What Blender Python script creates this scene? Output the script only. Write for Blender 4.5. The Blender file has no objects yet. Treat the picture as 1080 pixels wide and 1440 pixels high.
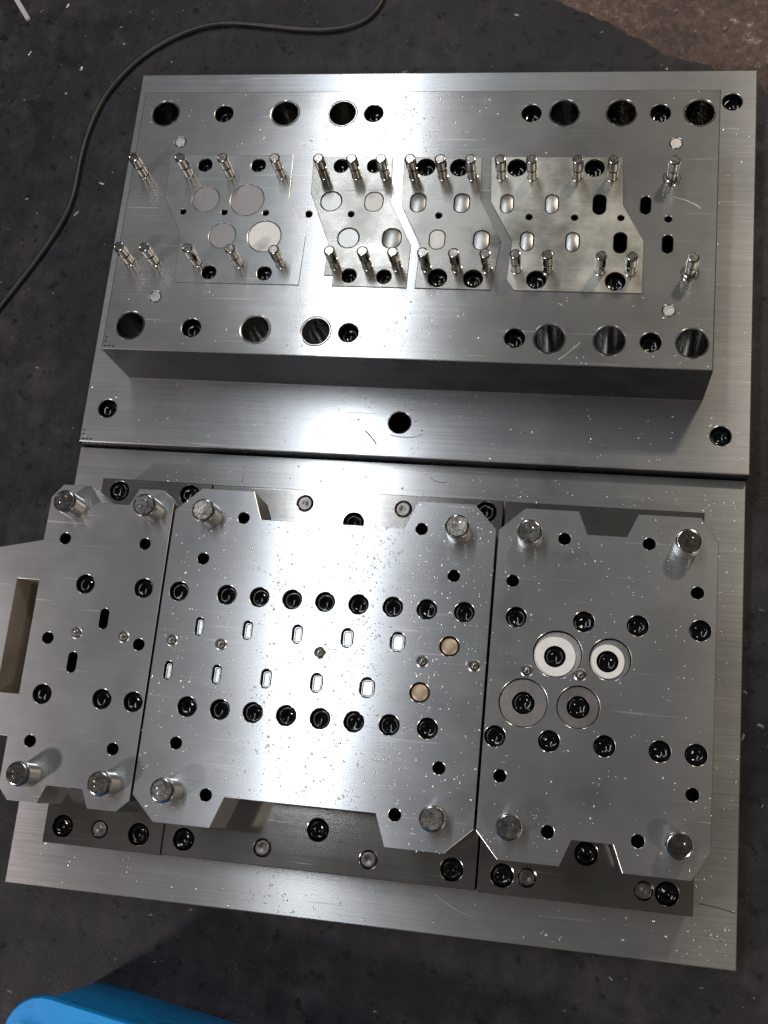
import bpy, bmesh, math, random
from mathutils import Vector, Matrix

# ------------------------------------------------------------------ scene, camera, light
scene = bpy.context.scene
C = scene.collection
MM = 0.001
FLOOR = 45.0          # everything below is written in millimetres above the top of the die shoe; floor lies 45 mm lower
random.seed(7)

cam_data = bpy.data.cameras.new('camera')
cam = bpy.data.objects.new('camera', cam_data)
C.objects.link(cam)
RX = Vector((0.98415003, 0.09889184, -0.14720436))
RY = Vector((0.05808389, -0.96404371, -0.25931831))
RZ = Vector((-0.1675559, 0.24665792, -0.95450767))
m = Matrix((RX, -RY, -RZ)).transposed().to_4x4()
m.translation = Vector((395.5235, -251.9473, 805.7324 + FLOOR)) * MM
cam.matrix_world = m
cam_data.sensor_fit = 'VERTICAL'
cam_data.sensor_height = 24.0
cam_data.lens = 1568.188 / 1440.0 * 24.0
cam_data.clip_start = 0.01
cam_data.clip_end = 100.0
scene.camera = cam

world = bpy.data.worlds.new('World')
scene.world = world
world.use_nodes = True
bg = world.node_tree.nodes['Background']
bg.inputs[0].default_value = (0.155, 0.147, 0.135, 1)
bg.inputs[1].default_value = 0.22

def area(name, loc, size, power, color, target=(0.26, 0.0, 0.05), rotz=None):
    l = bpy.data.lights.new(name, 'AREA')
    l.shape = 'RECTANGLE'
    l.size, l.size_y = size
    l.energy = power
    l.color = color
    o = bpy.data.objects.new(name, l)
    C.objects.link(o)
    o.location = loc
    if rotz is not None:
        o.rotation_euler = (0, 0, rotz)
    else:
        d = Vector(target) - Vector(loc)
        o.rotation_euler = d.to_track_quat('-Z', 'Y').to_euler()
    return o

# workshop lamps: one row of ceiling tubes, two bay lamps; plus one added fill
area('ceiling_tube_row', (-0.42, 1.40, 3.0), (0.15, 3.2), 29.0, (0.87, 0.935, 1.0), rotz=0)
area('bay_lamp', (-1.55, -1.55, 2.20), (0.22, 0.22), 28.0, (1.0, 0.89, 0.87))
area('bay_lamp', (1.25, 1.75, 2.40), (0.22, 0.22), 16.0, (1.0, 0.88, 0.70))

area('bay_lamp', (1.75, -1.15, 2.40), (0.22, 0.22), 13.0, (1.0, 0.92, 0.80))  # unseen fill lamp, added to lift the dark right and lower plates

vs = scene.view_settings
vs.view_transform = 'Standard'
vs.look = 'None'
vs.exposure = 0.0
vs.gamma = 1.0
vs.use_curve_mapping = False
scene.cycles.use_denoising = True
scene.cycles.sample_clamp_indirect = 2.5
scene.cycles.max_bounces = 10
scene.cycles.glossy_bounces = 6

# ------------------------------------------------------------------ materials
def new_mat(name):
    mt = bpy.data.materials.new(name)
    mt.use_nodes = True
    nt = mt.node_tree
    return mt, nt, nt.nodes['Principled BSDF']

def node(nt, t, **kw):
    n = nt.nodes.new(t)
    for k, v in kw.items():
        setattr(n, k, v)
    return n

def ramp(nt, src, stops):
    r = node(nt, 'ShaderNodeValToRGB')
    el = r.color_ramp.elements
    while len(el) < len(stops):
        el.new(0.5)
    for e, (p, c) in zip(el, stops):
        e.position = p
        e.color = c if len(c) == 4 else (*c, 1)
    nt.links.new(src, r.inputs[0])
    return r

def coords(nt, scale=(1, 1, 1), rot=0.0, loc=(0, 0, 0)):
    g = node(nt, 'ShaderNodeNewGeometry')
    mp = node(nt, 'ShaderNodeMapping')
    mp.inputs['Scale'].default_value = scale
    mp.inputs['Rotation'].default_value = (0, 0, rot)
    mp.inputs['Location'].default_value = loc
    nt.links.new(g.outputs['Position'], mp.inputs['Vector'])
    return mp.outputs[0]

def noise(nt, vec, scale, detail=3, rough=0.55):
    n = node(nt, 'ShaderNodeTexNoise')
    n.inputs['Scale'].default_value = scale
    n.inputs['Detail'].default_value = detail
    n.inputs['Roughness'].default_value = rough
    nt.links.new(vec, n.inputs['Vector'])
    return n.outputs[0]

def math_node(nt, op, a, b):
    n = node(nt, 'ShaderNodeMath', operation=op)
    for i, v in enumerate((a, b)):
        if isinstance(v, (int, float)):
            n.inputs[i].default_value = v
        else:
            nt.links.new(v, n.inputs[i])
    return n.outputs[0]

def steel(name, base=(0.55, 0.54, 0.53), rough=0.34, aniso=0.75, grain=0.25, spread='Y', var=0.10, smear=6.0, matt=0.26, freq=1500, lw=0.5):
    mt, nt, b = new_mat(name)
    b.inputs['Metallic'].default_value = 1.0
    b.inputs['Anisotropic'].default_value = aniso
    t = node(nt, 'ShaderNodeCombineXYZ')
    t.inputs[0 if spread == 'X' else 1].default_value = 1.0
    nt.links.new(t.outputs[0], b.inputs['Tangent'])
    # grinding lines run across the spread direction
    sc = (9, freq, 9) if spread == 'Y' else (freq, 9, 9)
    lines = noise(nt, coords(nt, sc), 1.0, 4, 0.6)
    blotch = noise(nt, coords(nt, (1, 1, 1), 0.3), smear, 5, 0.6)
    fine = noise(nt, coords(nt, (1, 1, 1), 1.1), 160.0, 3, 0.6)
    # hairline scratches in two directions
    s1 = noise(nt, coords(nt, (12, 420, 5), 0.55), 1.0, 2)
    s2 = noise(nt, coords(nt, (10, 380, 5), -0.9), 1.0, 2)
    scr = math_node(nt, 'MAXIMUM', ramp(nt, s1, [(0.70, (0, 0, 0)), (0.76, (1, 1, 1))]).outputs[0],
                    ramp(nt, s2, [(0.70, (0, 0, 0)), (0.76, (1, 1, 1))]).outputs[0])
    # roughness: base + smears of oil + lines
    r = math_node(nt, 'MULTIPLY', math_node(nt, 'SUBTRACT', blotch, 0.5), var * 3.2)
    r2 = math_node(nt, 'MULTIPLY', math_node(nt, 'SUBTRACT', lines, 0.5), 0.22 * lw)
    r = math_node(nt, 'ADD', math_node(nt, 'ADD', r, r2), rough)
    r = math_node(nt, 'ADD', r, math_node(nt, 'MULTIPLY', scr, 0.10))
    r = math_node(nt, 'MAXIMUM', r, 0.08)
    nt.links.new(r, b.inputs['Roughness'])
    c = ramp(nt, math_node(nt, 'ADD', math_node(nt, 'MULTIPLY', lines, 0.7 * lw), math_node(nt, 'MULTIPLY', blotch, 1 - 0.7 * lw)),
             [(0.3, tuple(x * 0.86 for x in base)), (0.7, tuple(min(1, x * 1.10) for x in base))])
    nt.links.new(c.outputs[0], b.inputs['Base Color'])
    bp = node(nt, 'ShaderNodeBump')
    bp.inputs['Strength'].default_value = grain
    bp.inputs['Distance'].default_value = 0.00003
    h = math_node(nt, 'ADD', math_node(nt, 'MULTIPLY', lines, 1.0 * lw), math_node(nt, 'MULTIPLY', fine, 0.3))
    h = math_node(nt, 'SUBTRACT', h, math_node(nt, 'MULTIPLY', scr, 0.8))
    nt.links.new(h, bp.inputs['Height'])
    nt.links.new(bp.outputs[0], b.inputs['Normal'])
    # a second, matt lobe: the fine texture of the ground surface under the polish
    g = node(nt, 'ShaderNodeBsdfPrincipled')
    g.inputs['Metallic'].default_value = 1.0
    g.inputs['Roughness'].default_value = 0.55
    nt.links.new(c.outputs[0], g.inputs['Base Color'])
    nt.links.new(bp.outputs[0], g.inputs['Normal'])
    mx = node(nt, 'ShaderNodeMixShader')
    # the finish changes from pass to pass of the grinding wheel and under wiped oil
    sm1 = noise(nt, coords(nt, (1, 1, 1), 0.5, (2, 3, 0)), 11.0, 6, 0.62)
    sm2 = noise(nt, coords(nt, (2.5, 70, 2.5), 0.0, (5, 1, 0)), 1.0, 3, 0.6)
    wipe = noise(nt, coords(nt, (7, 34, 5), 0.85, (1, 9, 0)), 1.0, 4, 0.6)
    q = math_node(nt, 'ADD', math_node(nt, 'MULTIPLY', sm1, 1.3), math_node(nt, 'ADD', math_node(nt, 'MULTIPLY', sm2, 0.5 * lw + 0.15), math_node(nt, 'MULTIPLY', wipe, 0.6)))
    q = ramp(nt, q, [(0.85, (matt * 0.35,) * 3), (1.0, (matt * 0.8,) * 3)])
    q.color_ramp.elements[0].position = 0.62
    q.color_ramp.elements[1].position = 0.98
    q2 = math_node(nt, 'ADD', q.outputs[0], math_node(nt, 'MULTIPLY', scr, 0.12))
    q3 = math_node(nt, 'MULTIPLY', math_node(nt, 'SUBTRACT', sm1, 0.5), matt * 0.9)
    nt.links.new(math_node(nt, 'MAXIMUM', math_node(nt, 'ADD', q2, q3), 0.02), mx.inputs[0])
    nt.links.new(b.outputs[0], mx.inputs[1])
    nt.links.new(g.outputs[0], mx.inputs[2])
    nt.links.new(mx.outputs[0], nt.nodes['Material Output'].inputs['Surface'])
    return mt

def simple(name, col, rough, metal=0.0, var=0.0, bump=0.0, bscale=200.0, coat=0.0, nscale=30.0):
    mt, nt, b = new_mat(name)
    b.inputs['Base Color'].default_value = (*col, 1)
    b.inputs['Roughness'].default_value = rough
    b.inputs['Metallic'].default_value = metal
    b.inputs['Coat Weight'].default_value = coat
    b.inputs['Coat Roughness'].default_value = 0.06
    n = noise(nt, coords(nt), nscale, 5)
    if var:
        c = ramp(nt, n, [(0.3, tuple(x * (1 - var) for x in col)), (0.7, tuple(min(1, x * (1 + var)) for x in col))])
        nt.links.new(c.outputs[0], b.inputs['Base Color'])
        r = math_node(nt, 'ADD', math_node(nt, 'MULTIPLY', n, rough * 0.6), rough * 0.7)
        nt.links.new(r, b.inputs['Roughness'])
    if bump:
        bp = node(nt, 'ShaderNodeBump')
        bp.inputs['Strength'].default_value = bump
        bp.inputs['Distance'].default_value = 0.0003
        nt.links.new(noise(nt, coords(nt), bscale, 3), bp.inputs['Height'])
        nt.links.new(bp.outputs[0], b.inputs['Normal'])
    return mt

M = {}
M['shoe'] = steel('ground_shoe_steel', (0.56, 0.56, 0.57), 0.28, 0.88, 0.25, 'Y', 0.06, 7.0, lw=0.55, freq=1300, matt=0.36)
M['shoe_low'] = steel('lapped_shoe_steel', (0.55, 0.545, 0.54), 0.26, 0.90, 0.2, 'Y', 0.06, 7.0, lw=0.5, freq=1300, matt=0.33)
M['block'] = steel('ground_block_steel', (0.57, 0.56, 0.55), 0.245, 0.90, 0.13, 'Y', 0.05, 9.0, lw=0.4)
M['insert'] = steel('insert_steel', (0.31, 0.295, 0.27), 0.27, 0.15, 0.35, 'Y', 0.20, 20.0, 0.22, lw=0.5)
M['insert_bright'] = steel('insert_bright_steel', (0.50, 0.48, 0.43), 0.28, 0.30, 0.35, 'Y', 0.18, 26.0, 0.35, lw=0.4)
M['insert_plain'] = steel('insert_plain_steel', (0.58, 0.575, 0.57), 0.25, 0.88, 0.10, 'Y', 0.04, 12.0, 0.30, lw=0.2)
M['strip'] = steel('stripper_steel', (0.60, 0.60, 0.61), 0.255, 0.90, 0.06, 'Y', 0.04, 8.0, lw=0.18)
M['ret'] = steel('retainer_steel', (0.43, 0.41, 0.39), 0.13, 0.2, 0.08, 'Y', 0.03, 12.0, 0.12, lw=0.3)
M['bore'] = simple('oily_shaded_bore', (0.10, 0.095, 0.09), 0.28, 1.0)  # oily steel, colour darkened further for the dark reflections inside holes
M['cutout'] = simple('cutout_wall_steel', (0.52, 0.46, 0.39), 0.40, 0.45, 0.2, 0.2, 200)  # warm brown tint puts the floor's reflection into the wall colour
M['side'] = simple('shaded_plate_side', (0.022, 0.022, 0.028), 0.28, 0.0, 0.5, 0.3, 260, 0.0, 45)  # near-black colour carries the shade lying on the block's front face
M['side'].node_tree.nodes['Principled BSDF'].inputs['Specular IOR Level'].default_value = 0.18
M['side_strip'] = simple('stripper_side_steel', (0.34, 0.335, 0.33), 0.34, 1.0, 0.2, 0.15, 260, 0.0, 60)
def mat_bush():
    mt, nt, b = new_mat('honed_bushing_steel')
    b.inputs['Base Color'].default_value = (0.42, 0.41, 0.40, 1)
    b.inputs['Metallic'].default_value = 1.0
    b.inputs['Roughness'].default_value = 0.17
    return mt
M['bush'] = mat_bush()
M['pin'] = simple('polished_pin_steel', (0.66, 0.64, 0.61), 0.15, 1.0)
M['pintop'] = simple('turned_pin_end_steel', (0.36, 0.33, 0.30), 0.20, 1.0, 0.3, 0.12, 500, 0.0, 350)
M['screw'] = simple('black_oxide_screw', (0.006, 0.006, 0.007), 0.10)
M['screw'].node_tree.nodes['Principled BSDF'].inputs['Specular IOR Level'].default_value = 0.4
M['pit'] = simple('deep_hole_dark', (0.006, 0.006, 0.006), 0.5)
M['dowel_dark'] = simple('retainer_dowel_steel', (0.20, 0.18, 0.165), 0.30, 1.0, 0.2, 0.3, 500, 0.0, 250)
M['dowel'] = simple('dowel_end_steel', (0.46, 0.45, 0.44), 0.33, 1.0, 0.15, 0.3, 700, 0.0, 250)
M['button'] = simple('die_button_steel', (0.25, 0.225, 0.21), 0.38, 1.0, 0.12, 0.2, 400)
M['button_ring'] = simple('punched_button_steel', (0.44, 0.43, 0.41), 0.34, 1.0, 0.12, 0.2, 400)
M['button_pale'] = simple('glare_white_disc', (0.92, 0.92, 0.90), 0.5, 0.0, 0.06, 0.3, 500, 0.0, 200)  # white colour stands in for lamp reflections on button and punch tops
M['punch'] = simple('wet_punch_steel', (0.74, 0.74, 0.75), 0.30, 1.0, 0.12, 0.3, 450, 0.0, 300)
M['bronze'] = simple('bronze_punch', (0.50, 0.38, 0.27), 0.45, 0.7, 0.12, 0.1, 400)
M['stamp'] = simple('stamped_mark', (0.02, 0.02, 0.02), 0.6)
M['rubber'] = simple('cable_sheath', (0.036, 0.034, 0.034), 0.38, 0.0, 0.4, 0.2, 300)
M['greystrip'] = simple('grey_strip', (0.60, 0.57, 0.57), 0.5, 0.0, 0.1)

def mat_blue():
    mt, nt, b = new_mat('blue_crate_plastic')
    n = noise(nt, coords(nt), 14.0, 5)
    c = ramp(nt, n, [(0.3, (0.0, 0.30, 0.92)), (0.72, (0.0, 0.40, 1.0))])
    grime = noise(nt, coords(nt, (30, 160, 40), 0.4), 1.0, 5, 0.7)
    gm = ramp(nt, grime, [(0.36, (0.55, 0.55, 0.55)), (0.5, (1, 1, 1))])
    mx = node(nt, 'ShaderNodeMix', data_type='RGBA', blend_type='MULTIPLY')
    mx.inputs[0].default_value = 0.7
    nt.links.new(c.outputs[0], mx.inputs[6])
    nt.links.new(gm.outputs[0], mx.inputs[7])
    nt.links.new(mx.outputs[2], b.inputs['Base Color'])
    b.inputs['Roughness'].default_value = 0.42
    b.inputs['Subsurface Weight'].default_value = 0.15
    b.inputs['Subsurface Radius'].default_value = (0.002, 0.004, 0.008)
    return mt
M['blue'] = mat_blue()

def mat_floor():
    mt, nt, b = new_mat('dark_floor_coating')
    b.inputs['Specular IOR Level'].default_value = 0.35
    big = noise(nt, coords(nt), 6.0, 6, 0.65)
    mid = noise(nt, coords(nt, (1, 1, 1), 0.4, (3, 1, 0)), 38.0, 5, 0.7)
    pits = noise(nt, coords(nt, (1, 1, 1), 0.9, (7, 2, 0)), 85.0, 3, 0.6)
    grime = noise(nt, coords(nt, (60, 8, 1), 0.8), 1.0, 4)
    s = math_node(nt, 'ADD', math_node(nt, 'MULTIPLY', big, 0.42), math_node(nt, 'MULTIPLY', mid, 0.43))
    s = math_node(nt, 'ADD', s, math_node(nt, 'MULTIPLY', grime, 0.15))
    c = ramp(nt, s, [(0.34, (0.008, 0.0068, 0.0085)), (0.50, (0.023, 0.0195, 0.0235)), (0.64, (0.066, 0.057, 0.064))])
    stain = noise(nt, coords(nt, (1, 1, 1), 0.3, (4, 8, 0)), 17.0, 6, 0.7)
    st_ = ramp(nt, stain, [(0.33, (0.25, 0.25, 0.25)), (0.46, (1, 1, 1))])
    dk = ramp(nt, pits, [(0.33, (0, 0, 0)), (0.41, (1, 1, 1))])
    dark = node(nt, 'ShaderNodeMix', data_type='RGBA', blend_type='MULTIPLY')
    dark.inputs[0].default_value = 1.0
    nt.links.new(dk.outputs[0], dark.inputs[6])
    nt.links.new(st_.outputs[0], dark.inputs[7])
    mx = node(nt, 'ShaderNodeMix', data_type='RGBA', blend_type='MULTIPLY')
    mx.inputs[0].default_value = 0.85
    nt.links.new(c.outputs[0], mx.inputs[6])
    nt.links.new(dark.outputs[2], mx.inputs[7])
    spec = noise(nt, coords(nt, (1, 1, 1), 0.2, (1, 5, 0)), 420.0, 2, 0.5)
    sp = ramp(nt, spec, [(0.71, (0, 0, 0)), (0.76, (1, 1, 1))])
    mx2 = node(nt, 'ShaderNodeMix', data_type='RGBA', blend_type='MIX')
    nt.links.new(math_node(nt, 'MULTIPLY', sp.outputs[0], 0.5), mx2.inputs[0])
    nt.links.new(mx.outputs[2], mx2.inputs[6])
    mx2.inputs[7].default_value = (0.20, 0.19, 0.18, 1)
    nt.links.new(mx2.outputs[2], b.inputs['Base Color'])
    r = ramp(nt, mid, [(0.3, (0.36, 0.36, 0.36)), (0.7, (0.68, 0.68, 0.68))])
    nt.links.new(r.outputs[0], b.inputs['Roughness'])
    bp = node(nt, 'ShaderNodeBump')
    bp.inputs['Strength'].default_value = 0.5
    bp.inputs['Distance'].default_value = 0.0008
    nt.links.new(math_node(nt, 'ADD', mid, math_node(nt, 'MULTIPLY', spec, 0.4)), bp.inputs['Height'])
    nt.links.new(bp.outputs[0], b.inputs['Normal'])
    return mt
M['floor'] = mat_floor()

def mat_bare():
    mt, nt, b = new_mat('bare_brown_concrete')
    big = noise(nt, coords(nt), 9.0, 6, 0.7)
    gr = noise(nt, coords(nt), 190.0, 4, 0.7)
    s = math_node(nt, 'ADD', math_node(nt, 'MULTIPLY', big, 0.45), math_node(nt, 'MULTIPLY', gr, 0.55))
    c = ramp(nt, s, [(0.36, (0.055, 0.037, 0.031)), (0.50, (0.125, 0.083, 0.068)), (0.59, (0.19, 0.13, 0.105)), (0.66, (0.58, 0.50, 0.43))])
    nt.links.new(c.outputs[0], b.inputs['Base Color'])
    b.inputs['Roughness'].default_value = 0.75
    bp = node(nt, 'ShaderNodeBump')
    bp.inputs['Strength'].default_value = 0.8
    bp.inputs['Distance'].default_value = 0.002
    nt.links.new(gr, bp.inputs['Height'])
    nt.links.new(bp.outputs[0], b.inputs['Normal'])
    return mt
M['bare'] = mat_bare()

def mat_oil():
    mt, nt, b = new_mat('clear_oil')
    b.inputs['Base Color'].default_value = (0.82, 0.82, 0.81, 1)
    b.inputs['Roughness'].default_value = 0.28
    b.inputs['Metallic'].default_value = 0.9
    b.inputs['Coat Weight'].default_value = 1.0
    b.inputs['Coat Roughness'].default_value = 0.02
    return mt
M['oil'] = mat_oil()
M['chip'] = simple('bright_metal_chip', (0.72, 0.71, 0.70), 0.35, 0.6, 0.15)

# ------------------------------------------------------------------ helpers
def V(x, y, z):
    return Vector((x * MM, y * MM, (z + FLOOR) * MM))

def finish(me, mats, angle=32):
    for mt in mats:
        me.materials.append(mt)
    for p in me.polygons:
        p.use_smooth = True
    me.set_sharp_from_angle(angle=math.radians(angle))
    return me

def link(name, me, parent=None, loc=None):
    o = bpy.data.objects.new(name, me)
    C.objects.link(o)
    if parent is not None:
        o.parent = parent
    if loc is not None:
        o.location = loc
    return o

def tag(o, label=None, cat=None, group=None, kind=None):
    if label: o['label'] = label
    if cat: o['category'] = cat
    if group: o['group'] = group
    if kind: o['kind'] = kind
    return o

def empty(name, loc, label, cat, group=None):
    o = bpy.data.objects.new(name, None)
    C.objects.link(o)
    o.empty_display_size = 0.02
    o.location = loc
    return tag(o, label, cat, group)

def circle(x, y, d, n=40):
    return [(x + d / 2 * math.cos(2 * math.pi * k / n), y + d / 2 * math.sin(2 * math.pi * k / n)) for k in range(n)]

def slot(x, y, w, h, n=12, r=None):
    r = w / 2 if r is None else r
    pts = []
    for cx, cy, a0 in ((w/2 - r, h/2 - r, 0), (-w/2 + r, h/2 - r, 90), (-w/2 + r, -h/2 + r, 180), (w/2 - r, -h/2 + r, 270)):
        for k in range(n + 1):
            a = math.radians(a0 + 90 * k / n)
            pts.append((x + cx + r * math.cos(a), y + cy + r * math.sin(a)))
    out = []
    for p in pts:
        if not out or (abs(p[0]-out[-1][0]) + abs(p[1]-out[-1][1])) > 1e-4:
            out.append(p)
    return out

def in_poly(x, y, poly):
    c = False
    j = len(poly) - 1
    for i in range(len(poly)):
        xi, yi = poly[i]; xj, yj = poly[j]
        if (yi > y) != (yj > y) and x < (xj - xi) * (y - yi) / (yj - yi) + xi:
            c = not c
        j = i
    return c

def plate(name, outline, holes, z0, z1, mat, parent, bev=0.5, origin=None, cut=None):
    """plate of real thickness with through holes; holes = list of closed loops; slot 0 face, 1 outer sides, 2 bores"""
    cu = bpy.data.curves.new(name, 'CURVE')
    cu.dimensions = '2D'
    cu.fill_mode = 'BOTH'
    cu.extrude = (z1 - z0) / 2 * MM - bev * MM
    cu.bevel_depth = bev * MM
    cu.bevel_resolution = 1
    cu.offset = -bev * MM
    ox, oy = origin if origin else (0, 0)
    for lp in [outline] + holes:
        s = cu.splines.new('POLY')
        s.points.add(len(lp) - 1)
        for pt, (x, y) in zip(s.points, lp):
            pt.co = ((x - ox) * MM, (y - oy) * MM, 0, 1)
        s.use_cyclic_u = True
    tmp = bpy.data.objects.new(name + '_tmp', cu)
    C.objects.link(tmp)
    me = bpy.data.meshes.new_from_object(tmp)
    bpy.data.objects.remove(tmp)
    bpy.data.curves.remove(cu)
    me.name = name
    bm = bmesh.new()
    bm.from_mesh(me)
    bmesh.ops.remove_doubles(bm, verts=bm.verts, dist=2e-6)
    bmesh.ops.recalc_face_normals(bm, faces=bm.faces)
    edges = [((a[0]-ox, a[1]-oy), (b[0]-ox, b[1]-oy)) for a, b in zip(outline, outline[1:] + outline[:1])]
    for f in bm.faces:
        f.material_index = 0
        if abs(f.normal.z) < 0.3:
            c = f.calc_center_median() / MM
            dmin = 1e9
            for (ax, ay), (bx_, by_) in edges:
                dx, dy = bx_ - ax, by_ - ay
                L = dx*dx + dy*dy
                t = max(0, min(1, ((c.x-ax)*dx + (c.y-ay)*dy) / L)) if L else 0
                dmin = min(dmin, math.hypot(c.x-ax-t*dx, c.y-ay-t*dy))
            f.material_index = 1 if dmin < bev * 0.8 + 0.1 else 2
            if cut and cut[0] - 0.5 < c.x + ox < cut[1] + 0.5 and cut[2] - 0.5 < c.y + oy < cut[3] + 0.5:
                f.material_index = 3
    me.materials.clear()
    bm.to_mesh(me)
    bm.free()
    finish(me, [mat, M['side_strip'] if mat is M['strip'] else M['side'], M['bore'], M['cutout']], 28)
    for p in me.polygons:
        if abs(p.normal.z) > 0.3:
            p.use_smooth = False
    off, p = Vector(), parent
    while p is not None:
        off += p.location
        p = p.parent
    return link(name, me, parent, Vector((ox * MM, oy * MM, ((z0 + z1) / 2 + FLOOR) * MM)) - off)

def lathe(name, prof, mats, n=32, idx=None, angle=24):
    """prof = [(r, z)] bottom to top in mm; idx(k) gives the material slot of band k"""
    bm = bmesh.new()
    rings = []
    for r, z in prof:
        if r < 1e-6:
            rings.append([bm.verts.new((0, 0, z * MM))])
        else:
            rings.append([bm.verts.new((r * MM * math.cos(2*math.pi*k/n), r * MM * math.sin(2*math.pi*k/n), z * MM)) for k in range(n)])
    for b_, (a, b) in enumerate(zip(rings, rings[1:])):
        for k in range(n):
            k2 = (k + 1) % n
            if len(a) == 1 and len(b) == 1: continue
            if len(a) == 1: f = bm.faces.new((a[0], b[k2], b[k]))
            elif len(b) == 1: f = bm.faces.new((a[k], a[k2], b[0]))
            else: f = bm.faces.new((a[k], a[k2], b[k2], b[k]))
            f.material_index = idx(b_) if idx else 0
    bmesh.ops.recalc_face_normals(bm, faces=bm.faces)
    me = bpy.data.meshes.new(name)
    bm.to_mesh(me)
    bm.free()
    return finish(me, mats, angle)

def screw_mesh(name, d, h=8.0, hexw=None, bev=0.9):
    """socket head cap screw seen from above: rounded head, hexagonal socket; top at z = 0"""
    n = 36
    r = d / 2
    hx = hexw or d * 0.27
    bm = bmesh.new()
    def ring(rad, z, hexa=False):
        out = []
        for k in range(n):
            a = 2 * math.pi * k / n
            rr = rad
            if hexa:
                rr = rad * math.cos(math.pi/6) / math.cos(((a + math.pi/6) % (math.pi/3)) - math.pi/6)
            out.append(bm.verts.new((rr*math.cos(a)*MM, rr*math.sin(a)*MM, z*MM)))
        return out
    R = [ring(r, -h), ring(r, -bev*1.3), ring(r-bev*0.35, -bev*0.45), ring(r-bev, 0), ring(hx*1.32, -0.05), ring(hx*1.08, -0.35, True), ring(hx*1.05, -d*0.22, True), ring(hx*0.5, -d*0.27)]
    for a, b in zip(R, R[1:]):
        for k in range(n):
            bm.faces.new((a[k], a[(k+1) % n], b[(k+1) % n], b[k]))
    bm.faces.new(R[-1])
    bmesh.ops.recalc_face_normals(bm, faces=bm.faces)
    me = bpy.data.meshes.new(name)
    bm.to_mesh(me)
    bm.free()
    return finish(me, [M['screw']], 40)

def slot_prism(name, w, h, z0, z1, mats, dome=0.5, r=None):
    """column with a rounded oblong section; rounded top edge"""
    bm = bmesh.new()
    def ring(inset, z):
        lp = slot(0, 0, w - 2*inset, h - 2*inset, 8, None if r is None else max(0.2, r - inset))
        return [bm.verts.new((x*MM, y*MM, z*MM)) for x, y in lp]
    R = [ring(0, z0), ring(0, z1 - dome), ring(dome*0.3, z1 - dome*0.3), ring(dome, z1)]
    for a, b in zip(R, R[1:]):
        for k in range(len(a)):
            bm.faces.new((a[k], a[(k+1) % len(a)], b[(k+1) % len(a)], b[k]))
    bm.faces.new(R[-1])
    bmesh.ops.recalc_face_normals(bm, faces=bm.faces)
    me = bpy.data.meshes.new(name)
    bm.to_mesh(me)
    bm.free()
    return finish(me, mats, 40)

def punch_tip(w, h, z0, z1, mats, rr):
    bm = bmesh.new()
    def ring(inset, z):
        lp = slot(0, 0, w - 2*inset, h - 2*inset, 8, max(0.2, rr - inset))
        return [bm.verts.new((x*MM, y*MM, z*MM)) for x, y in lp]
    R = [ring(0, z0), ring(0, z1 - 0.25), ring(0.2, z1), ring(0.55, z1), ring(min(1.2, w*0.28), z1 - 0.8)]
    for a, b in zip(R, R[1:]):
        for k in range(len(a)):
            bm.faces.new((a[k], a[(k+1) % len(a)], b[(k+1) % len(a)], b[k]))
    bm.faces.new(R[-1])
    bmesh.ops.recalc_face_normals(bm, faces=bm.faces)
    me = bpy.data.meshes.new('punch')
    bm.to_mesh(me)
    bm.free()
    return finish(me, mats, 30)

def put(name, me, x, y, z, parent, rz=0.0, thing=None):
    """place a shared mesh at world millimetres under a parent (translation-only chain)"""
    off = Vector()
    p = parent
    while p is not None:
        off += p.location
        p = p.parent
    o = link(name, me, parent, V(x, y, z) - off)
    o.rotation_euler = (0, 0, rz)
    return o

SCREW = {}
def screw(x, y, z, d, parent, bev=0.9):
    if d not in SCREW:
        SCREW[d] = screw_mesh('socket_screw', d, bev=bev)
    o = put('socket_screw', SCREW[d], x, y, z - random.uniform(0, 1.2), parent)
    o.rotation_euler = (random.gauss(0, 0.028), random.gauss(0, 0.028), random.uniform(0, 6.28))
    return o

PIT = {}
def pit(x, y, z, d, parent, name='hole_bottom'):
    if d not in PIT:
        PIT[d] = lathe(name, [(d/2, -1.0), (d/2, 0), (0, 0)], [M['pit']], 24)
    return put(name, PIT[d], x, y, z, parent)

# ------------------------------------------------------------------ floor
def sheet(name, pts, z, mat, thick=0):
    bm = bmesh.new()
    top = [bm.verts.new(V(x, y, z)) for x, y in pts]
    bm.faces.new(top)
    if thick:
        bot = [bm.verts.new(V(x, y, z - thick)) for x, y in pts]
        for k in range(len(pts)):
            k2 = (k + 1) % len(pts)
            bm.faces.new((top[k], bot[k], bot[k2], top[k2]))
    bmesh.ops.recalc_face_normals(bm, faces=bm.faces)
    me = bpy.data.meshes.new(name)
    bm.to_mesh(me)
    bm.free()
    me.materials.append(mat)
    return link(name, me)

o = sheet('floor', [(-4000, -4000), (4500, -4000), (4500, 4500), (-4000, 4500)], -47.5, M['bare'])
tag(o, 'bare brown speckled concrete floor', 'floor', kind='structure')
edge = [(352.3, 446.5), (403.2, 419.8), (446.8, 390.4), (491.7, 374.3), (528.0, 361.5), (548.0, 327.3), (600, 290), (760, 260)]
fine = []
rr = random.Random(3)
for (ax, ay), (bx, by) in zip(edge, edge[1:]):
    for k in range(9):
        t = k / 9
        fine.append((ax + (bx-ax)*t + rr.uniform(-1.6, 1.6), ay + (by-ay)*t + rr.uniform(-1.6, 1.6)))
coat = [(-4000, -4000), (4500, -4000), (4500, 200)] + fine[::-1] + [(300, 480), (240, 560), (180, 900), (100, 4500), (-4000, 4500)]
o = sheet('floor_coating', coat, -45.0, M['floor'], 2.5)
tag(o, 'dark worn charcoal floor coating with scuffs and specks', 'floor', kind='structure')

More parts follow.
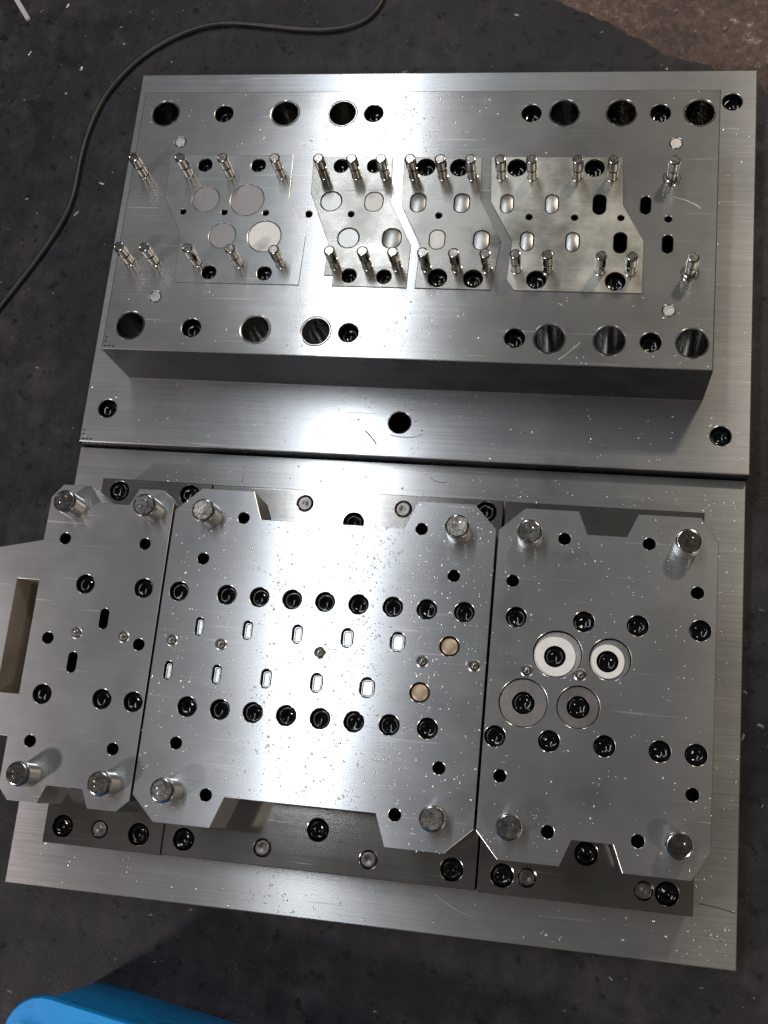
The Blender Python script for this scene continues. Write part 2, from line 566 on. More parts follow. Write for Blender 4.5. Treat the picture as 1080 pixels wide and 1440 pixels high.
# ------------------------------------------------------------------ die half with the lifter pins
HB = 59.4
die = empty('die_half', V(260, 170, -45), 'steel die half with a raised block, chevron inserts and rows of upright lifter pins', 'die')

def rect(x0, x1, y0, y1):
    return [(x0, y0), (x1, y0), (x1, y1), (x0, y1)]

shoe_scr = [(501.1, 310.9), (19.6, 29.0), (498.8, 29.0)]
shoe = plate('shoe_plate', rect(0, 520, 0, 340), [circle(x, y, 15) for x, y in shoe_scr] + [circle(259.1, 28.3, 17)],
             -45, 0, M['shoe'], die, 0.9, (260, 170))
for x, y in shoe_scr:
    screw(x, y, -5, 13.6, shoe)
pit(259.1, 28.3, -44, 16.6, shoe)

bush_pos = [(x, y) for y in (260.2, 75.9) for x in (54.2, 153.2, 199.6, 371.0, 413.3, 470.3)]
cb_pos = [(x, y) for y in (260.1, 75.6) for x in (103.0, 224.2, 346.3, 441.9)]
dowel_pos = [(70.6, 234.4), (454, 234.4), (70.6, 100.2), (453.5, 100.2)]
ins_scr = {0: [((94.4, 213.4), 11.6), ((137.8, 213.4), 11.6), ((110.6, 121.3), 11.6), ((154.3, 121.6), 11.6)],
           1: [((203.7, 213.4), 11.6), ((229.9, 213.4), 11.6), ((219.9, 121.2), 11.6), ((246.4, 121.0), 11.6)],
           2: [((269.6, 212.8), 14.5), ((295.4, 212.6), 14.5), ((286.4, 121.1), 14.5), ((312.7, 121.0), 14.5)],
           3: [((338.6, 212.8), 14.5), ((395.8, 213.0), 14.5), ((358.8, 121.4), 14.5), ((415.1, 121.6), 14.5)]}
ins_pil = {0: [(82.3, 172.5), (115.8, 172.5), (148.9, 172.4)], 1: [(216.0, 172.2)], 2: [(283.0, 172.1)],
           3: [(350.3, 171.9), (383.5, 171.9), (416.8, 172.2)]}
blk_pil = [(182.7, 172.3), (450.6, 172.3)]
# openings: (x, y, width, height, corner radius or None, look)
ins_open = {0: [(99.3, 183.4, 22, 21.6, None, 'flat'), (132.7, 183.2, 27, 26.5, None, 'flat'), (116.9, 152.4, 21.5, 21, None, 'flat'), (150.4, 152.4, 26.5, 26, None, 'pale')],
            1: [(199.3, 183.0, 17, 17, None, 'ring'), (232.5, 183.0, 14.5, 16.5, 6.6, 'pale'), (216.0, 152.3, 17, 17, None, 'ring'), (249.2, 152.6, 14.5, 16.5, 6.6, 'ring')],
            2: [(266.4, 182.8, 12, 16, 5.4, 'ring'), (299.4, 182.8, 12, 16, 5.4, 'ring'), (283.5, 152.2, 12, 16, 5.4, 'pale'), (316.5, 152.4, 12, 16, 5.4, 'ring')],
            3: [(333.3, 182.8, 10, 16, None, 'ring'), (366.3, 183.0, 10, 16, None, 'ring'), (350.0, 152.2, 10, 16, None, 'ring'), (383.1, 152.2, 10, 16, None, 'ring'),
                (400.9, 183.1, 9.6, 17, None, 'hole'), (417.2, 152.3, 9.6, 17, None, 'hole')]}
blk_slot = [(434.1, 183.3), (450.8, 152.3)]
ins_out = {0: [(64, 222.5), (66, 183), (82, 155), (84, 112.5), (182, 112.5), (182.7, 153.5), (166, 185), (165, 222.5)],
           1: [(181, 221.5), (182.5, 190), (201, 147), (200.5, 121), (207.5, 121), (207.5, 112.3), (264, 112.3), (264.3, 147.5), (245.7, 183), (243.6, 221.5)],
           2: [(252, 221.5), (254.1, 180), (271, 147.6), (270.2, 112.3), (326.5, 112.3), (331.3, 151.7), (313, 186.7), (312, 221.5)],
           3: [(318.5, 222), (321, 184), (339, 152), (337.2, 121), (343, 112.5), (434.4, 112.5), (434, 153.5), (418, 182.5), (416.5, 222.5)]}
for k in ins_out:
    ins_out[k] = ins_out[k][::-1]

holes = [circle(x, y, 22.6) for x, y in bush_pos] + [circle(x, y, 14.6) for x, y in cb_pos] + [circle(x, y, 5, 16) for x, y in blk_pil]
holes += [slot(x, y, 7.5, 14.5) for x, y in blk_slot] + [circle(x, y, 9.0, 28) for x, y in dowel_pos]
for k in range(4):
    holes += [circle(p[0], p[1], d) for p, d in ins_scr[k]] + [circle(x, y, 5, 16) for x, y in ins_pil[k]]
    holes += [slot(x, y, w, h, 8, r) if abs(w - h) > 0.8 else circle(x, y, w) for x, y, w, h, r, look in ins_open[k]]
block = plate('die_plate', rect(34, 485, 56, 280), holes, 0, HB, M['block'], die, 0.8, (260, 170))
for x, y in cb_pos:
    screw(x, y, HB - 7, 12.8, block)
for x, y in blk_pil:
    pit(x, y, HB - 20, 4.8, block)
for x, y in blk_slot:
    pit(x, y, HB - 30, 17, block)
BUSH = lathe('guide_bushing', [(11.25, -58), (11.25, -0.1), (11.1, 0.05), (10.7, 0.05), (10.3, -0.4), (10.2, -58)], [M['bush']], 48)
BFL = lathe('bushing_floor', [(10.1, -1), (10.1, 0), (0, 0)], [M['bush']], 24)
for x, y in bush_pos:
    put('guide_bushing', BUSH, x, y, HB, block)
    put('bushing_floor', BFL, x, y, 2, block)
DOW = lathe('dowel_pin', [(4.3, -20), (4.3, -0.3), (3.9, 0.1), (0, 0.1)], [M['dowel']], 28)
for x, y in dowel_pos:
    put('dowel_pin', DOW, x, y, HB, block)

for k in range(4):
    hl = [circle(p[0], p[1], d) for p, d in ins_scr[k]] + [circle(x, y, 5, 16) for x, y in ins_pil[k]]
    hl += [slot(x, y, w, h, 8, r) if abs(w - h) > 0.8 else circle(x, y, w) for x, y, w, h, r, look in ins_open[k]]
    cx = sum(p[0] for p in ins_out[k]) / len(ins_out[k])
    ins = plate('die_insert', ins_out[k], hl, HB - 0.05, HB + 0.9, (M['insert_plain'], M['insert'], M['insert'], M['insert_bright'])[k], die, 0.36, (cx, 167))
    for p, d in ins_scr[k]:
        screw(p[0], p[1], HB - 5, d - 1.4, ins)
    for x, y in ins_pil[k]:
        pit(x, y, HB - 20, 4.8, ins)
    for x, y, w, h, r, look in ins_open[k]:
        if look == 'hole':
            pit(x, y, HB - 35, 19, ins)
            continue
        g = 0.12 if look == 'flat' else 0.55
        top = 0.80 if look in ('flat', 'pale') else 0.35
        mt = {'flat': M['button'], 'pale': M['button_pale'], 'ring': M['button_ring']}[look]
        me = slot_prism('die_button', w - 2*g, h - 2*g, -12, top, [mt], 0.3, None if r is None else r - g) if abs(w-h) > 0.8 else \
            lathe('die_button', [(w/2-g, -12), (w/2-g, top-0.3), (w/2-g-0.3, top), (0, top)], [mt], 40)
        put('die_button', me, x, y, HB, ins)

PIN = lathe('lifter_pin', [(4.4, -3), (4.4, 0.4), (3.7, 0.6), (3.7, 11.2), (3.1, 11.4), (3.1, 13.2), (4.0, 13.4), (4.15, 13.7), (4.15, 23.3), (3.7, 23.9), (3.3, 24.0), (3.0, 23.85), (0, 23.85)],
            [M['pin'], M['bore'], M['pintop']], 28, lambda b: 1 if b in (4, 5) else (2 if b >= 10 else 0), 14)
for x in (45.1, 82.4, 116.2, 157.5, 191.4, 216.8, 239.1, 261.1, 283.5, 305.9, 327.6, 350.5, 383.7, 409.2, 451.8):
    put('lifter_pin', PIN, x, 205.4, HB + 0.4, die, random.uniform(0, 6))
for x in (45.6, 65.8, 99.8, 132.9, 166.3, 208.4, 233.1, 255.5, 277.4, 299.9, 322.4, 343.9, 366.6, 404.2, 425.4, 466.9):
    put('lifter_pin', PIN, x, 129.3, HB + 0.4, die, random.uniform(0, 6))
RING = lathe('pin_collar', [(6.6, -0.2), (6.6, 0.25), (6.1, 0.6), (4.9, 0.6), (4.5, 0.1)], [M['pin']], 36)
for x, y in ((451.8, 205.4), (466.9, 129.3)):
    put('pin_collar', RING, x, y, HB, die)

DOT = lathe('stamp_mark', [(0.8, -0.3), (0.8, 0.05), (0, 0.05)], [M['stamp']], 12)
DASH = slot_prism('stamp_mark', 2.2, 1.3, -0.3, 0.05, [M['stamp']], 0.1, 0.4)
for ox, oy, z, par in ((36.8, 58.6, HB, block), (3.2, 2.6, 0, shoe)):
    for dx, dy, me in ((0, 7.2, DOT), (0, 3.8, DOT), (0.3, 0, DASH), (3.5, 0, DASH), (6.6, 0, DASH)):
        put('stamp_mark', me, ox + dx, oy + dy, z, par)

# ------------------------------------------------------------------ punch half
ZS, ST, ZR, ZL = 95.6, 38.0, 25.0, -11.0
ph = empty('punch_half', V(258, -170, -45), 'steel punch base with three screwed retainer plates lying under the stripper plates', 'die')
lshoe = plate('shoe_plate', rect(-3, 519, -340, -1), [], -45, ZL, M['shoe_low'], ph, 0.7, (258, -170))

ret = [dict(out=rect(37, 125.0, -306.5, -36), scr=[(50.4, -294.2), (107.4, -294), (51.7, -45.6), (108.1, -45.4)], dow=[(78.2, -293.6)], z=ZR - 1.0),
       dict(out=rect(126.0, 345.2, -305.8, -36.5), scr=[(140.9, -294), (235.2, -278), (328.9, -294), (236.6, -59.6), (332.8, -45.7)],
            dow=[(197.8, -293.7), (272.2, -293.7), (198.6, -47.2), (272.5, -47.2)], z=ZR),
       dict(out=rect(346.6, 486, -306.4, -37), scr=[(362.6, -294.2), (416.5, -274.4), (469.3, -294.1)], dow=[(379, -293.8), (454.4, -293.8)], z=ZR)]
DOW2 = lathe('dowel_pin', [(5.7, -6), (5.7, -0.2), (4.8, 0.7), (4.4, 0.75), (1.2, 0.45), (0, 0.2)], [M['dowel_dark']], 32)
retainers = []
for d in ret:
    o0 = d['out']
    org = ((o0[0][0] + o0[1][0]) / 2, -171)
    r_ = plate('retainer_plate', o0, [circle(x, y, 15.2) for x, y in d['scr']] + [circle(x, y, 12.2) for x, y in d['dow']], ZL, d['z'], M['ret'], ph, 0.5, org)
    retainers.append(r_)
    for x, y in d['scr']:
        screw(x, y, d['z'] - 0.8, 13.0, r_)
    for x, y in d['dow']:
        put('dowel_pin', DOW2, x, y, d['z'] - 0.3, r_)

# ------------------------------------------------------------------ stripper plates
L_out = [(41.7, -62), (62.3, -62), (71.5, -74), (92, -74), (97.6, -62), (115, -62), (124.3, -71), (124.3, -270.5), (116.4, -278), (96.3, -278), (91, -266.3),
         (66.5, -266.3), (61.9, -278), (40.5, -278), (33, -270), (33, -237.2), (2, -237.2), (2, -109.6), (5.5, -109.0), (33.7, -102.6), (34, -71.5)][::-1]
C_out = [(125.7, -75.5), (143, -59.2), (180, -59.2), (187.4, -78.7), (285.1, -78.7), (293.2, -59.6), (331, -59.6), (346.3, -76), (346.3, -265.6), (329.1, -281.8),
         (292.3, -281.8), (284.9, -262.2), (186.8, -262.2), (179.8, -281.8), (142.1, -281.8), (125.7, -266)][::-1]
R_out = [(347.9, -75.8), (364.2, -60.2), (398.9, -60.2), (405.2, -75.5), (430.1, -75.5), (436.9, -60), (476, -60), (487, -75.8), (487, -265), (476.2, -281.8),
         (436.4, -281.8), (430.2, -265.8), (405.4, -265.8), (398.8, -281.8), (361.9, -281.8), (347.9, -266)][::-1]
GP = lathe('guide_pin', [(8.1, -70.4), (8.1, 15.8), (7.8, 16.9), (7.1, 17.9), (6.7, 18.0), (6.4, 17.75), (3.4, 17.72), (3.1, 17.55), (0, 17.5)],
           [M['pin'], M['pintop']], 48, lambda b: 1 if b >= 4 else 0, 10)
PIL = lathe('pilot_pin', [(2.4, -70), (2.4, 0.3), (2.0, 2.0), (1.2, 4.2), (0.5, 5.0), (0, 5.1)], [M['pin']], 20)
RIM = lathe('pilot_rim', [(4.1, -0.2), (4.1, 0.2), (3.5, 0.5), (2.8, -0.1)], [M['punch']], 24)

def stripper(label, out, scr, small, slots, rects, pilots, gps, cavities=()):
    xs = [p[0] for p in out]
    org = ((min(xs) + max(xs)) / 2, -170.5)
    th = empty('stripper_plate', V(org[0], org[1], ZR + 0.05), label, 'stripper plate', 'stripper plates on the punch base')
    hl = [circle(x, y, 13.2) for x, y in scr] + [circle(x, y, 8, 28) for x, y in small]
    hl += [slot(x, y, w, h) if abs(w-h) > .1 else circle(x, y, w) for x, y, w, h in slots] + [rect(*r) for r in rects]
    hl += [circle(x, y, 5.4, 24) for x, y in pilots]
    hl += [slot(x, y, w, h, 12, r) for x, y, w, h, r in cavities]
    p = plate('plate_body', out, hl, ZS - ST, ZS, M['strip'], th, 0.35, org, rects[0] if rects else None)
    for x, y in scr:
        screw(x, y, ZS - 3.4, 12.7, th, 0.55)
    for x, y in small:
        pit(x, y, ZS - 34, 7.8, th)
    for x, y in gps:
        put('guide_pin', GP, x, y, ZS, th, random.uniform(0, 6))
    for x, y in pilots:
        put('pilot_rim', RIM, x, y, ZS, th)
    return th

sl = stripper('stripper plate with a long rectangular cut-out, overhanging the base, four guide pins', L_out,
         [(69.8, -131.5), (111.8, -131.5), (52.3, -207.8), (94.7, -207.6), (116.6, -207.6)],
         [(49.6, -100.8), (107.8, -100.9), (49.5, -170.2), (114.4, -169.7), (49.6, -239.1), (107.6, -239)],
         [(87.1, -154.3, 6.2, 14), (69.6, -185.1, 6.4, 14)], [(19.8, 35.7, -209, -131)], [(69.6, -165.4), (103.2, -165.5)],
         [(52.6, -78.3), (109.8, -77.6), (53.2, -260.5), (109.0, -261.4)])
sc = stripper('widest stripper plate, wet with oil droplets, holding two bronze discs and oblong punches', C_out,
         [(x, -131.8) for x in (137, 170.5, 193.1, 215.5, 237.8, 260.2, 283, 305.4, 329.8)] + [(x, -207.4) for x in (153.9, 176.2, 198.4, 220.7, 243.1, 265.2, 288.1, 312.6)],
         [(175, -78.4), (297.1, -78.5), (150.6, -108.3), (321, -108.5), (149.9, -231.3), (321.9, -231), (174.5, -261.8), (297, -261.8)],
         [(154.5, -154.4, 5.6, 12.4), (187.8, -154.4, 6.3, 12.6), (221.7, -154.4, 7.0, 12.6), (255.1, -154.4, 8, 12.8), (288.4, -154.4, 9.8, 13), (322.1, -154.6, 13, 13),
          (137.3, -185, 5.6, 12.4), (170.7, -185, 6.0, 12.6), (204.4, -185, 6.8, 12.6), (238.2, -185, 8, 12.8), (271.5, -185.2, 9.8, 13), (305.6, -185.4, 13, 13)],
         [], [(137.2, -165.1), (171.2, -165.1), (238.3, -165.4), (305.6, -165.7), (339, -165.8)],
         [(151.6, -78.8), (322.2, -79.4), (151.0, -261.5), (322.0, -261.7)])
sr = stripper('stripper plate with four large round recesses holding black socket screws', R_out,
         [(363.2, -132.5), (405.8, -132.3), (439.2, -132.4), (477.2, -132.6), (355.2, -208.3), (388.6, -208.3), (422.3, -208.3), (455.5, -208.5), (476.9, -208.6)],
         [(390.7, -79.3), (444.2, -79.2), (359.3, -109.1), (474.9, -108.9), (360, -232.1), (475.5, -232.2), (391.1, -262.4), (444.6, -262.3)],
         [], [], [(372.2, -166), (405.4, -166)],
         [(368.5, -79.9), (466.8, -79.8), (368.1, -261.8), (467, -262.2)],
         [(390.5, -154.2, 31, 30, 14.9), (423.2, -154.8, 26, 26.5, 12.9), (371.2, -186.2, 30.5, 30.5, 15.2), (405.2, -186.0, 26.5, 26.5, 13.2)])

# punches stand in the retainers and come up through the stripper openings
cp = retainers[1]
for k, (x, y, w, h) in enumerate([(154.5, -154.4, 5.6, 12.4), (187.8, -154.4, 6.3, 12.6), (221.7, -154.4, 7.0, 12.6), (255.1, -154.4, 8, 12.8), (288.4, -154.4, 9.8, 13),
          (137.3, -185, 5.6, 12.4), (170.7, -185, 6.0, 12.6), (204.4, -185, 6.8, 12.6), (238.2, -185, 8, 12.8), (271.5, -185.2, 9.8, 13)]):
    put('punch', punch_tip(w - 1.7, h - 2.1, ZR - ZS, -1.4, [M['punch']], (w - 1.7) * 0.36), x + 0.25, y - 0.35, ZS, cp)
BR = lathe('round_punch', [(5.7, ZR - ZS), (5.7, -2.0), (5.2, -1.2), (4.0, -0.7), (2.0, -0.45), (0, -0.4)], [M['bronze']], 36)
for x, y in ((322.1, -154.6), (305.6, -185.4)):
    put('round_punch', BR, x, y, ZS, cp)
for par, pts in ((retainers[0], [(69.6, -165.4), (103.2, -165.5)]), (cp, [(137.2, -165.1), (171.2, -165.1), (238.3, -165.4), (305.6, -165.7), (339, -165.8)]),
                 (retainers[2], [(372.2, -166), (405.4, -166)])):
    for x, y in pts:
        put('pilot_pin', PIL, x, y, ZS, par)
for x, y, w, h, r, look, dep in ((390.5, -154.2, 31, 30, 14.9, 'pale', 3.4), (423.2, -154.8, 26, 26.5, 12.9, 'pale', 3.4), (371.2, -186.2, 30.5, 30.5, 15.2, 'flat', 2.0), (405.2, -186.0, 26.5, 26.5, 13.2, 'flat', 2.0)):
    par = retainers[2]
    d1 = w - 0.8
    hb_ = slot(x, y, d1, h - 0.8, 12, r - 0.4)
    cx_, cy_ = (x - 1.5, y - 1.3) if look == 'pale' else (x, y)
    pb = plate('round_punch', hb_, [circle(cx_, cy_, 14)], ZR, ZS - dep, M['button_ring'] if look == 'pale' else M['button'], ph, 0.2, (x, y))
    if look == 'pale':
        plate('glare_disc', slot(cx_, cy_, d1 - 4.2, h - 5.0, 14, r - 2.6), [circle(cx_, cy_, 13.6)], ZS - dep + 0.01, ZS - dep + 1.6, M['button_pale'], pb, 0.3, (x, y))  # added white disc, painted lamp glare on the punch top
    screw(cx_, cy_, ZS - dep - 0.6, 12.6, pb)

# ------------------------------------------------------------------ power cable, grey strip
def tube(name, pts, rad, mat, n=10):
    cu = bpy.data.curves.new(name, 'CURVE')
    cu.dimensions = '3D'
    cu.bevel_depth = rad * MM
    cu.bevel_resolution = 3
    cu.use_fill_caps = True
    s = cu.splines.new('NURBS')
    s.points.add(len(pts) - 1)
    for p, (x, y, z) in zip(s.points, pts):
        p.co = (*V(x, y, z), 1)
    s.use_endpoint_u = True
    s.order_u = 4
    cu.resolution_u = 8
    tmp = bpy.data.objects.new(name, cu)
    C.objects.link(tmp)
    me = bpy.data.meshes.new_from_object(tmp)
    bpy.data.objects.remove(tmp)
    bpy.data.curves.remove(cu)
    me.materials.clear()
    finish(me, [mat], 60)
    return link(name, me)

cab = [(230, 560), (205.0, 500), (200.7, 472.9), (197.7, 449.9), (192.7, 434.8), (177.6, 421.5), (149.8, 415.2), (107.7, 419.6), (59.0, 427.4), (28.6, 423.3), (2.6, 411.3), (-22.7, 393.9), (-42.1, 371.1),
       (-57.7, 343.1), (-64.4, 313.1), (-67.5, 283.5), (-66.5, 254.3), (-68.9, 229.1), (-82.2, 196.8), (-97.4, 168.4), (-117.9, 133.2), (-142.8, 87.9), (-190, 20), (-240, -40)]
o = tube('power_cable', [(x, y, -45 + 2.6) for x, y in cab], 2.6, M['rubber'])
tag(o, 'thin dark grey power cable curving over the floor around the die', 'cable')

def box_mesh(name, sx, sy, sz, bev, mat):
    bm = bmesh.new()
    bmesh.ops.create_cube(bm, size=1.0)
    for v in bm.verts:
        v.co = Vector((v.co.x*sx*MM, v.co.y*sy*MM, (v.co.z + 0.5)*sz*MM))
    bmesh.ops.bevel(bm, geom=list(bm.edges), offset=bev*MM, segments=2, affect='EDGES')
    me = bpy.data.meshes.new(name)
    bm.to_mesh(me)
    bm.free()
    return finish(me, [mat])
st = link('metal_strip', box_mesh('metal_strip', 4.6, 70, 3, 0.5, M['greystrip']), None, V(-167.5, 462.0, -45))
st.rotation_euler = (0, 0, math.radians(36))
tag(st, 'small light grey flat strip lying loose on the dark floor', 'strip')

# ------------------------------------------------------------------ blue crate
def crate():
    A = Vector((56.0, -402.0)); B = Vector((179.0, -420.0))
    ex = (B - A).normalized()
    ang = math.atan2(ex.y, ex.x)
    W_, D_, H_ = 300.0, 200.0, 105.0
    th = empty('plastic_crate', V(A.x, A.y, -45), 'bright blue plastic crate standing on the floor beside the punch base', 'crate')
    th.rotation_euler = (0, 0, ang)
    def loop(grow, r, n=7):
        return slot(W_/2, -D_/2, W_ + 2*grow, D_ + 2*grow, n, max(1.5, r + grow))
    def skin(name, levels, mat, close_bottom=False):
        bm = bmesh.new()
        R = [[bm.verts.new((x*MM, y*MM, z*MM)) for x, y in loop(g, 20)] for g, z in levels]
        for a, b in zip(R, R[1:]):
            for k in range(len(a)):
                bm.faces.new((a[k], a[(k+1) % len(a)], b[(k+1) % len(a)], b[k]))
        if close_bottom:
            bm.faces.new(R[0]); bm.faces.new(R[-1])
        bmesh.ops.recalc_face_normals(bm, faces=bm.faces)
        me = bpy.data.meshes.new(name)
        bm.to_mesh(me)
        bm.free()
        finish(me, [mat], 45)
        return link(name, me, th)
    skin('wall', [(-2, 0), (0, 2), (0.6, 55), (1.0, 57), (1.6, 96), (1.6, 98), (-1.4, 98), (-2.0, 56), (-3.0, 4)], M['blue'], True)
    skin('rim', [(1.4, 94), (4.0, 94), (5.0, 95.5), (5.0, 103), (4, 105), (-24, 105), (-25.5, 103), (-25.5, 95), (-1.2, 94)], M['blue'])
    return th
crate()

# ------------------------------------------------------------------ oil droplets, metal chips
def droplets(name, spots, label):
    verts, faces = [], []
    n = 10
    for x, y, z, r, h in spots:
        b0 = len(verts)
        a0 = random.uniform(0, 6)
        ex = random.uniform(0.8, 1.2)
        for rr, zz in ((1.0, 0.0), (0.86, 0.5), (0.55, 0.84)):
            for k in range(n):
                a = a0 + 2*math.pi*k/n
                verts.append(V(x + r*rr*ex*math.cos(a), y + r*rr*math.sin(a)/ex, z + h*zz))
        verts.append(V(x, y, z + h))
        for q in range(2):
            for k in range(n):
                k2 = (k+1) % n
                faces.append((b0+q*n+k, b0+q*n+k2, b0+(q+1)*n+k2, b0+(q+1)*n+k))
        for k in range(n):
            faces.append((b0+2*n+k, b0+2*n+(k+1) % n, b0+3*n))
    me = bpy.data.meshes.new(name)
    me.from_pydata(verts, [], faces)
    me.materials.append(M['oil'])
    for p in me.polygons: p.use_smooth = True
    o = link(name, me)
    return tag(o, label, 'oil droplets', kind='stuff')

def scatter(n, out, avoid, z, dens, rmin, rmax, seed):
    r_ = random.Random(seed)
    xs = [p[0] for p in out]; ys = [p[1] for p in out]
    res = []
    tries = 0
    while len(res) < n and tries < n*60:
        tries += 1
        x = r_.uniform(min(xs), max(xs)); y = r_.uniform(min(ys), max(ys))
        if r_.random() > dens(x, y) or not in_poly(x, y, out): continue
        if any(math.hypot(x-a, y-b) < c for a, b, c in avoid): continue
        rad = rmin + (rmax-rmin) * r_.random()**3
        res.append((x, y, z, rad, rad*r_.uniform(0.25, 0.4)))
        if r_.random() < 0.2:     # small companions
            for q in range(r_.randint(1, 3)):
                x2, y2 = x + r_.gauss(0, 3.2), y + r_.gauss(0, 3.2)
                if in_poly(x2, y2, out) and not any(math.hypot(x2-a, y2-b) < c for a, b, c in avoid):
                    rd = rmin*r_.uniform(0.8, 1.5)
                    res.append((x2, y2, z, rd, rd*0.5))
    return res

av_c = [(x, -131.8, 8) for x in (137, 170.5, 193.1, 215.5, 237.8, 260.2, 283, 305.4, 329.8)] + [(x, -207.4, 8) for x in (153.9, 176.2, 198.4, 220.7, 243.1, 265.2, 288.1, 312.6)]
av_c += [(x, y, 6) for x, y in ((175, -78.4), (297.1, -78.5), (150.6, -108.3), (321, -108.5), (149.9, -231.3), (321.9, -231), (174.5, -261.8), (297, -261.8))]
av_c += [(x, y, 8.5) for x in (154.5, 187.8, 221.7, 255.1, 288.4, 322.1) for y in (-154.4,)] + [(x, -185, 8.5) for x in (137.3, 170.7, 204.4, 238.2, 271.5, 305.6)]
av_c += [(x, -165.3, 5) for x in (137.2, 171.2, 238.3, 305.6, 339)] + [(x, y, 10) for x, y in ((151.6, -78.8), (322.2, -79.4), (151.0, -261.5), (322.0, -261.7))]
inner = [(C_out[i][0], C_out[i][1]) for i in range(len(C_out))]
dens_c = lambda x, y: 0.18 + 0.82*math.exp(-((x-262)/55.0)**2) * (0.6 + 0.4*math.exp(-((y+120)/70.0)**2))
sp = scatter(1500, inner, av_c, ZS, dens_c, 0.36, 1.0, 11)
av_r = [(x, y, 8.5) for x, y in ((363.2, -132.5), (405.8, -132.3), (439.2, -132.4), (477.2, -132.6), (355.2, -208.3), (388.6, -208.3), (422.3, -208.3), (455.5, -208.5), (476.9, -208.6))]
av_r += [(390.5, -154.2, 17), (423.2, -154.8, 15), (371.2, -186.2, 17), (405.2, -186, 15), (372.2, -166, 5), (405.4, -166, 5)]
av_r += [(x, y, 6) for x, y in ((390.7, -79.3), (444.2, -79.2), (359.3, -109.1), (474.9, -108.9), (360, -232.1), (475.5, -232.2), (391.1, -262.4), (444.6, -262.3))]
av_r += [(x, y, 10) for x, y in ((368.5, -79.9), (466.8, -79.8), (368.1, -261.8), (467, -262.2))]
sp += scatter(170, R_out, av_r, ZS, lambda x, y: 0.6, 0.32, 0.7, 12)
droplets('oil_droplets', sp, 'tiny clear oil droplets beaded over the stripper plates')

sp = []
av_b = [(x, y, 13) for x, y in bush_pos] + [(x, y, 8.5) for x, y in cb_pos] + [(x, y, 6) for x, y in dowel_pos]
sp += scatter(130, rect(34, 485, 226, 279), av_b, HB, lambda x, y: 0.06 + math.exp(-((x-255)/40.0)**2), 0.4, 1.1, 21)
sp += scatter(130, rect(36, 484, 57, 110), av_b, HB, lambda x, y: 0.08 + math.exp(-((x-262)/38.0)**2), 0.4, 1.1, 22)
sp += scatter(150, rect(2, 518, 2, 54), [(259.1, 28.3, 10), (19.6, 29, 9), (498.8, 29, 9)], 0, lambda x, y: 0.25 + 0.7*math.exp(-((x-260)/60.0)**2), 0.4, 1.0, 23)
sp += scatter(40, rect(487, 518, 30, 300), [(498.8, 29, 9)], 0, lambda x, y: 1, 0.4, 0.9, 24)
sp += scatter(120, rect(10, 518, -338, -308), [], ZL, lambda x, y: 0.2 + 0.8*math.exp(-((x-210)/45.0)**2), 0.4, 1.1, 25)
sp += scatter(110, rect(489, 517, -335, -10), [], ZL, lambda x, y: 1, 0.4, 1.0, 26)
sp += scatter(120, rect(60, 515, -34, -8), [], ZL, lambda x, y: 0.5, 0.4, 1.0, 27)
droplets('oil_droplets', sp, 'tiny clear oil droplets beaded over the block and base plates')

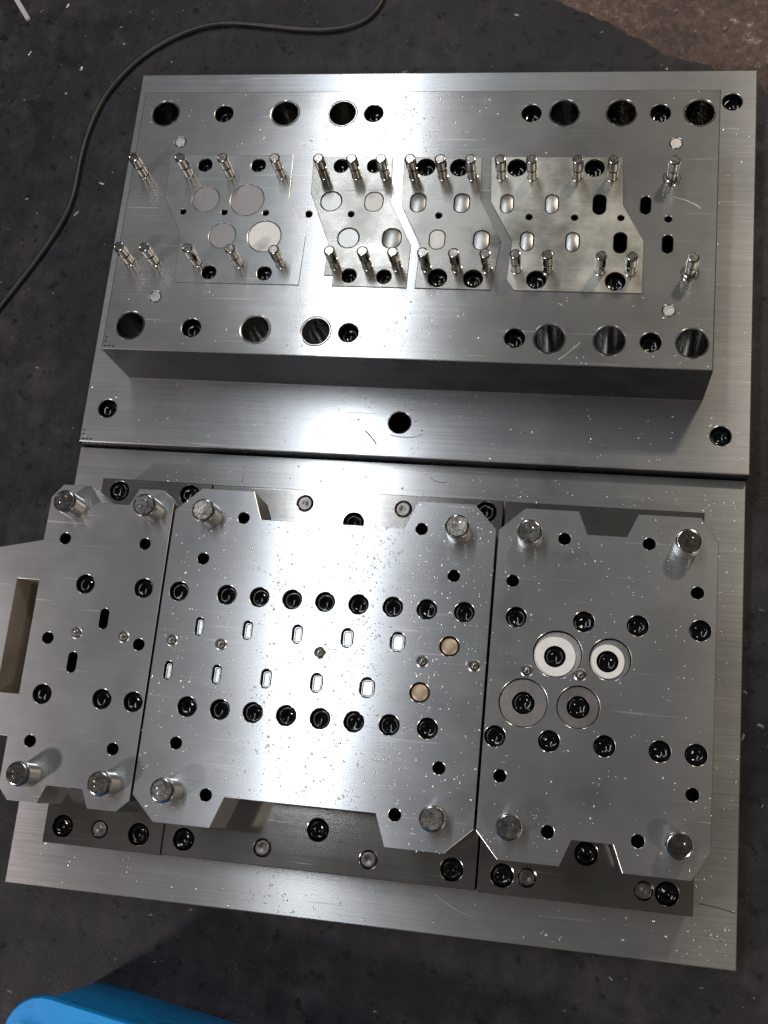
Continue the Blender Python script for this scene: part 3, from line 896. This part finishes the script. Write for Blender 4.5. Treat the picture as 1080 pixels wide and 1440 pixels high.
def chips(name, n, seed):
    r_ = random.Random(seed)
    verts, faces = [], []
    k = 0
    while k < n:
        x, y = r_.uniform(-260, 640), r_.uniform(-520, 640)
        if -8 < x < 524 and -345 < y < 345: continue
        s = 0.3 + 1.8 * r_.random()**5
        ln = s * r_.uniform(1.0, 2.2)
        a = r_.uniform(0, 6.28)
        z0 = -45 + 0.05
        b0 = len(verts)
        ca, sa = math.cos(a), math.sin(a)
        for u, v, w in ((-ln, -s*.6, 0), (ln, -s*.5, 0), (ln*.8, s*.6, 0), (-ln*.7, s*.5, 0), (-ln*.5, -s*.2, s*.5), (ln*.5, 0, s*.7)):
            verts.append(V(x + u*ca - v*sa, y + u*sa + v*ca, z0 + w))
        for f in ((0, 1, 5, 4), (1, 2, 5), (2, 3, 4, 5), (3, 0, 4), (3, 2, 1, 0)):
            faces.append(tuple(b0 + i for i in f))
        k += 1
    me = bpy.data.meshes.new(name)
    me.from_pydata(verts, [], faces)
    me.materials.append(M['chip'])
    return tag(link(name, me), 'tiny bright metal chips scattered over the dark floor', 'metal chips', kind='stuff')
chips('metal_chips', 620, 5)

# ------------------------------------------------------------------ loose slivers of swarf lying on the plates
for pts, z, rad, mt, label in (
        ([(233.1, 20.1), (236.8, 16.8), (240.6, 12.9), (242.5, 10.1)], 0, 0.45, 'rubber', 'short dark sliver of swarf lying on the shoe beside the plain black hole'),
        ([(252.3, 18.1), (262.1, 15.2), (273.0, 16.3), (276.6, 19.3)], 0, 0.30, 'chip', 'thin bright curl of swarf just in front of the plain black hole'),
        ([(494.3, -300.1), (500.8, -300.3), (508.7, -301.7), (517.5, -303.4)], -11, 0.25, 'rubber', 'fine dark hair lying near the corner of the punch base'),
        ([(285.3, -11.1), (289.4, -14.3), (295.0, -15.7), (298.2, -13.8)], -11, 0.35, 'chip', 'bright crescent of swarf on the punch base beside the joint with the die half'),
        ([(135.8, -5.8), (137.9, -12.8), (137.7, -19.8), (136.4, -23.4)], -11, 0.25, 'chip', 'straight pale sliver of swarf on the punch base above the retainer screws'),
        ([(378.3, 59.9), (385.5, 65.1), (391.1, 71.8), (393.0, 73.5)], 59.4, 0.30, 'chip', 'pale sliver of swarf between two bushing holes near the block edge'),
        ([(452.5, 190.1), (462.6, 188.0), (470.3, 184.6), (473.4, 180.6)], 59.4, 0.25, 'chip', 'curved bright sliver of swarf on the block beside a black slot'),
        ([(315.8, -313.3), (322.8, -318.7), (333.1, -323.2), (343.1, -325.3)], -11, 0.25, 'chip', 'long bright sliver of swarf on the punch base below the retainer joint')):
    o = tube('swarf_sliver', [(x, y, z + rad * 0.9) for x, y in pts], rad, M[mt])
    tag(o, label, 'metal sliver', 'loose slivers of swarf on the plates')
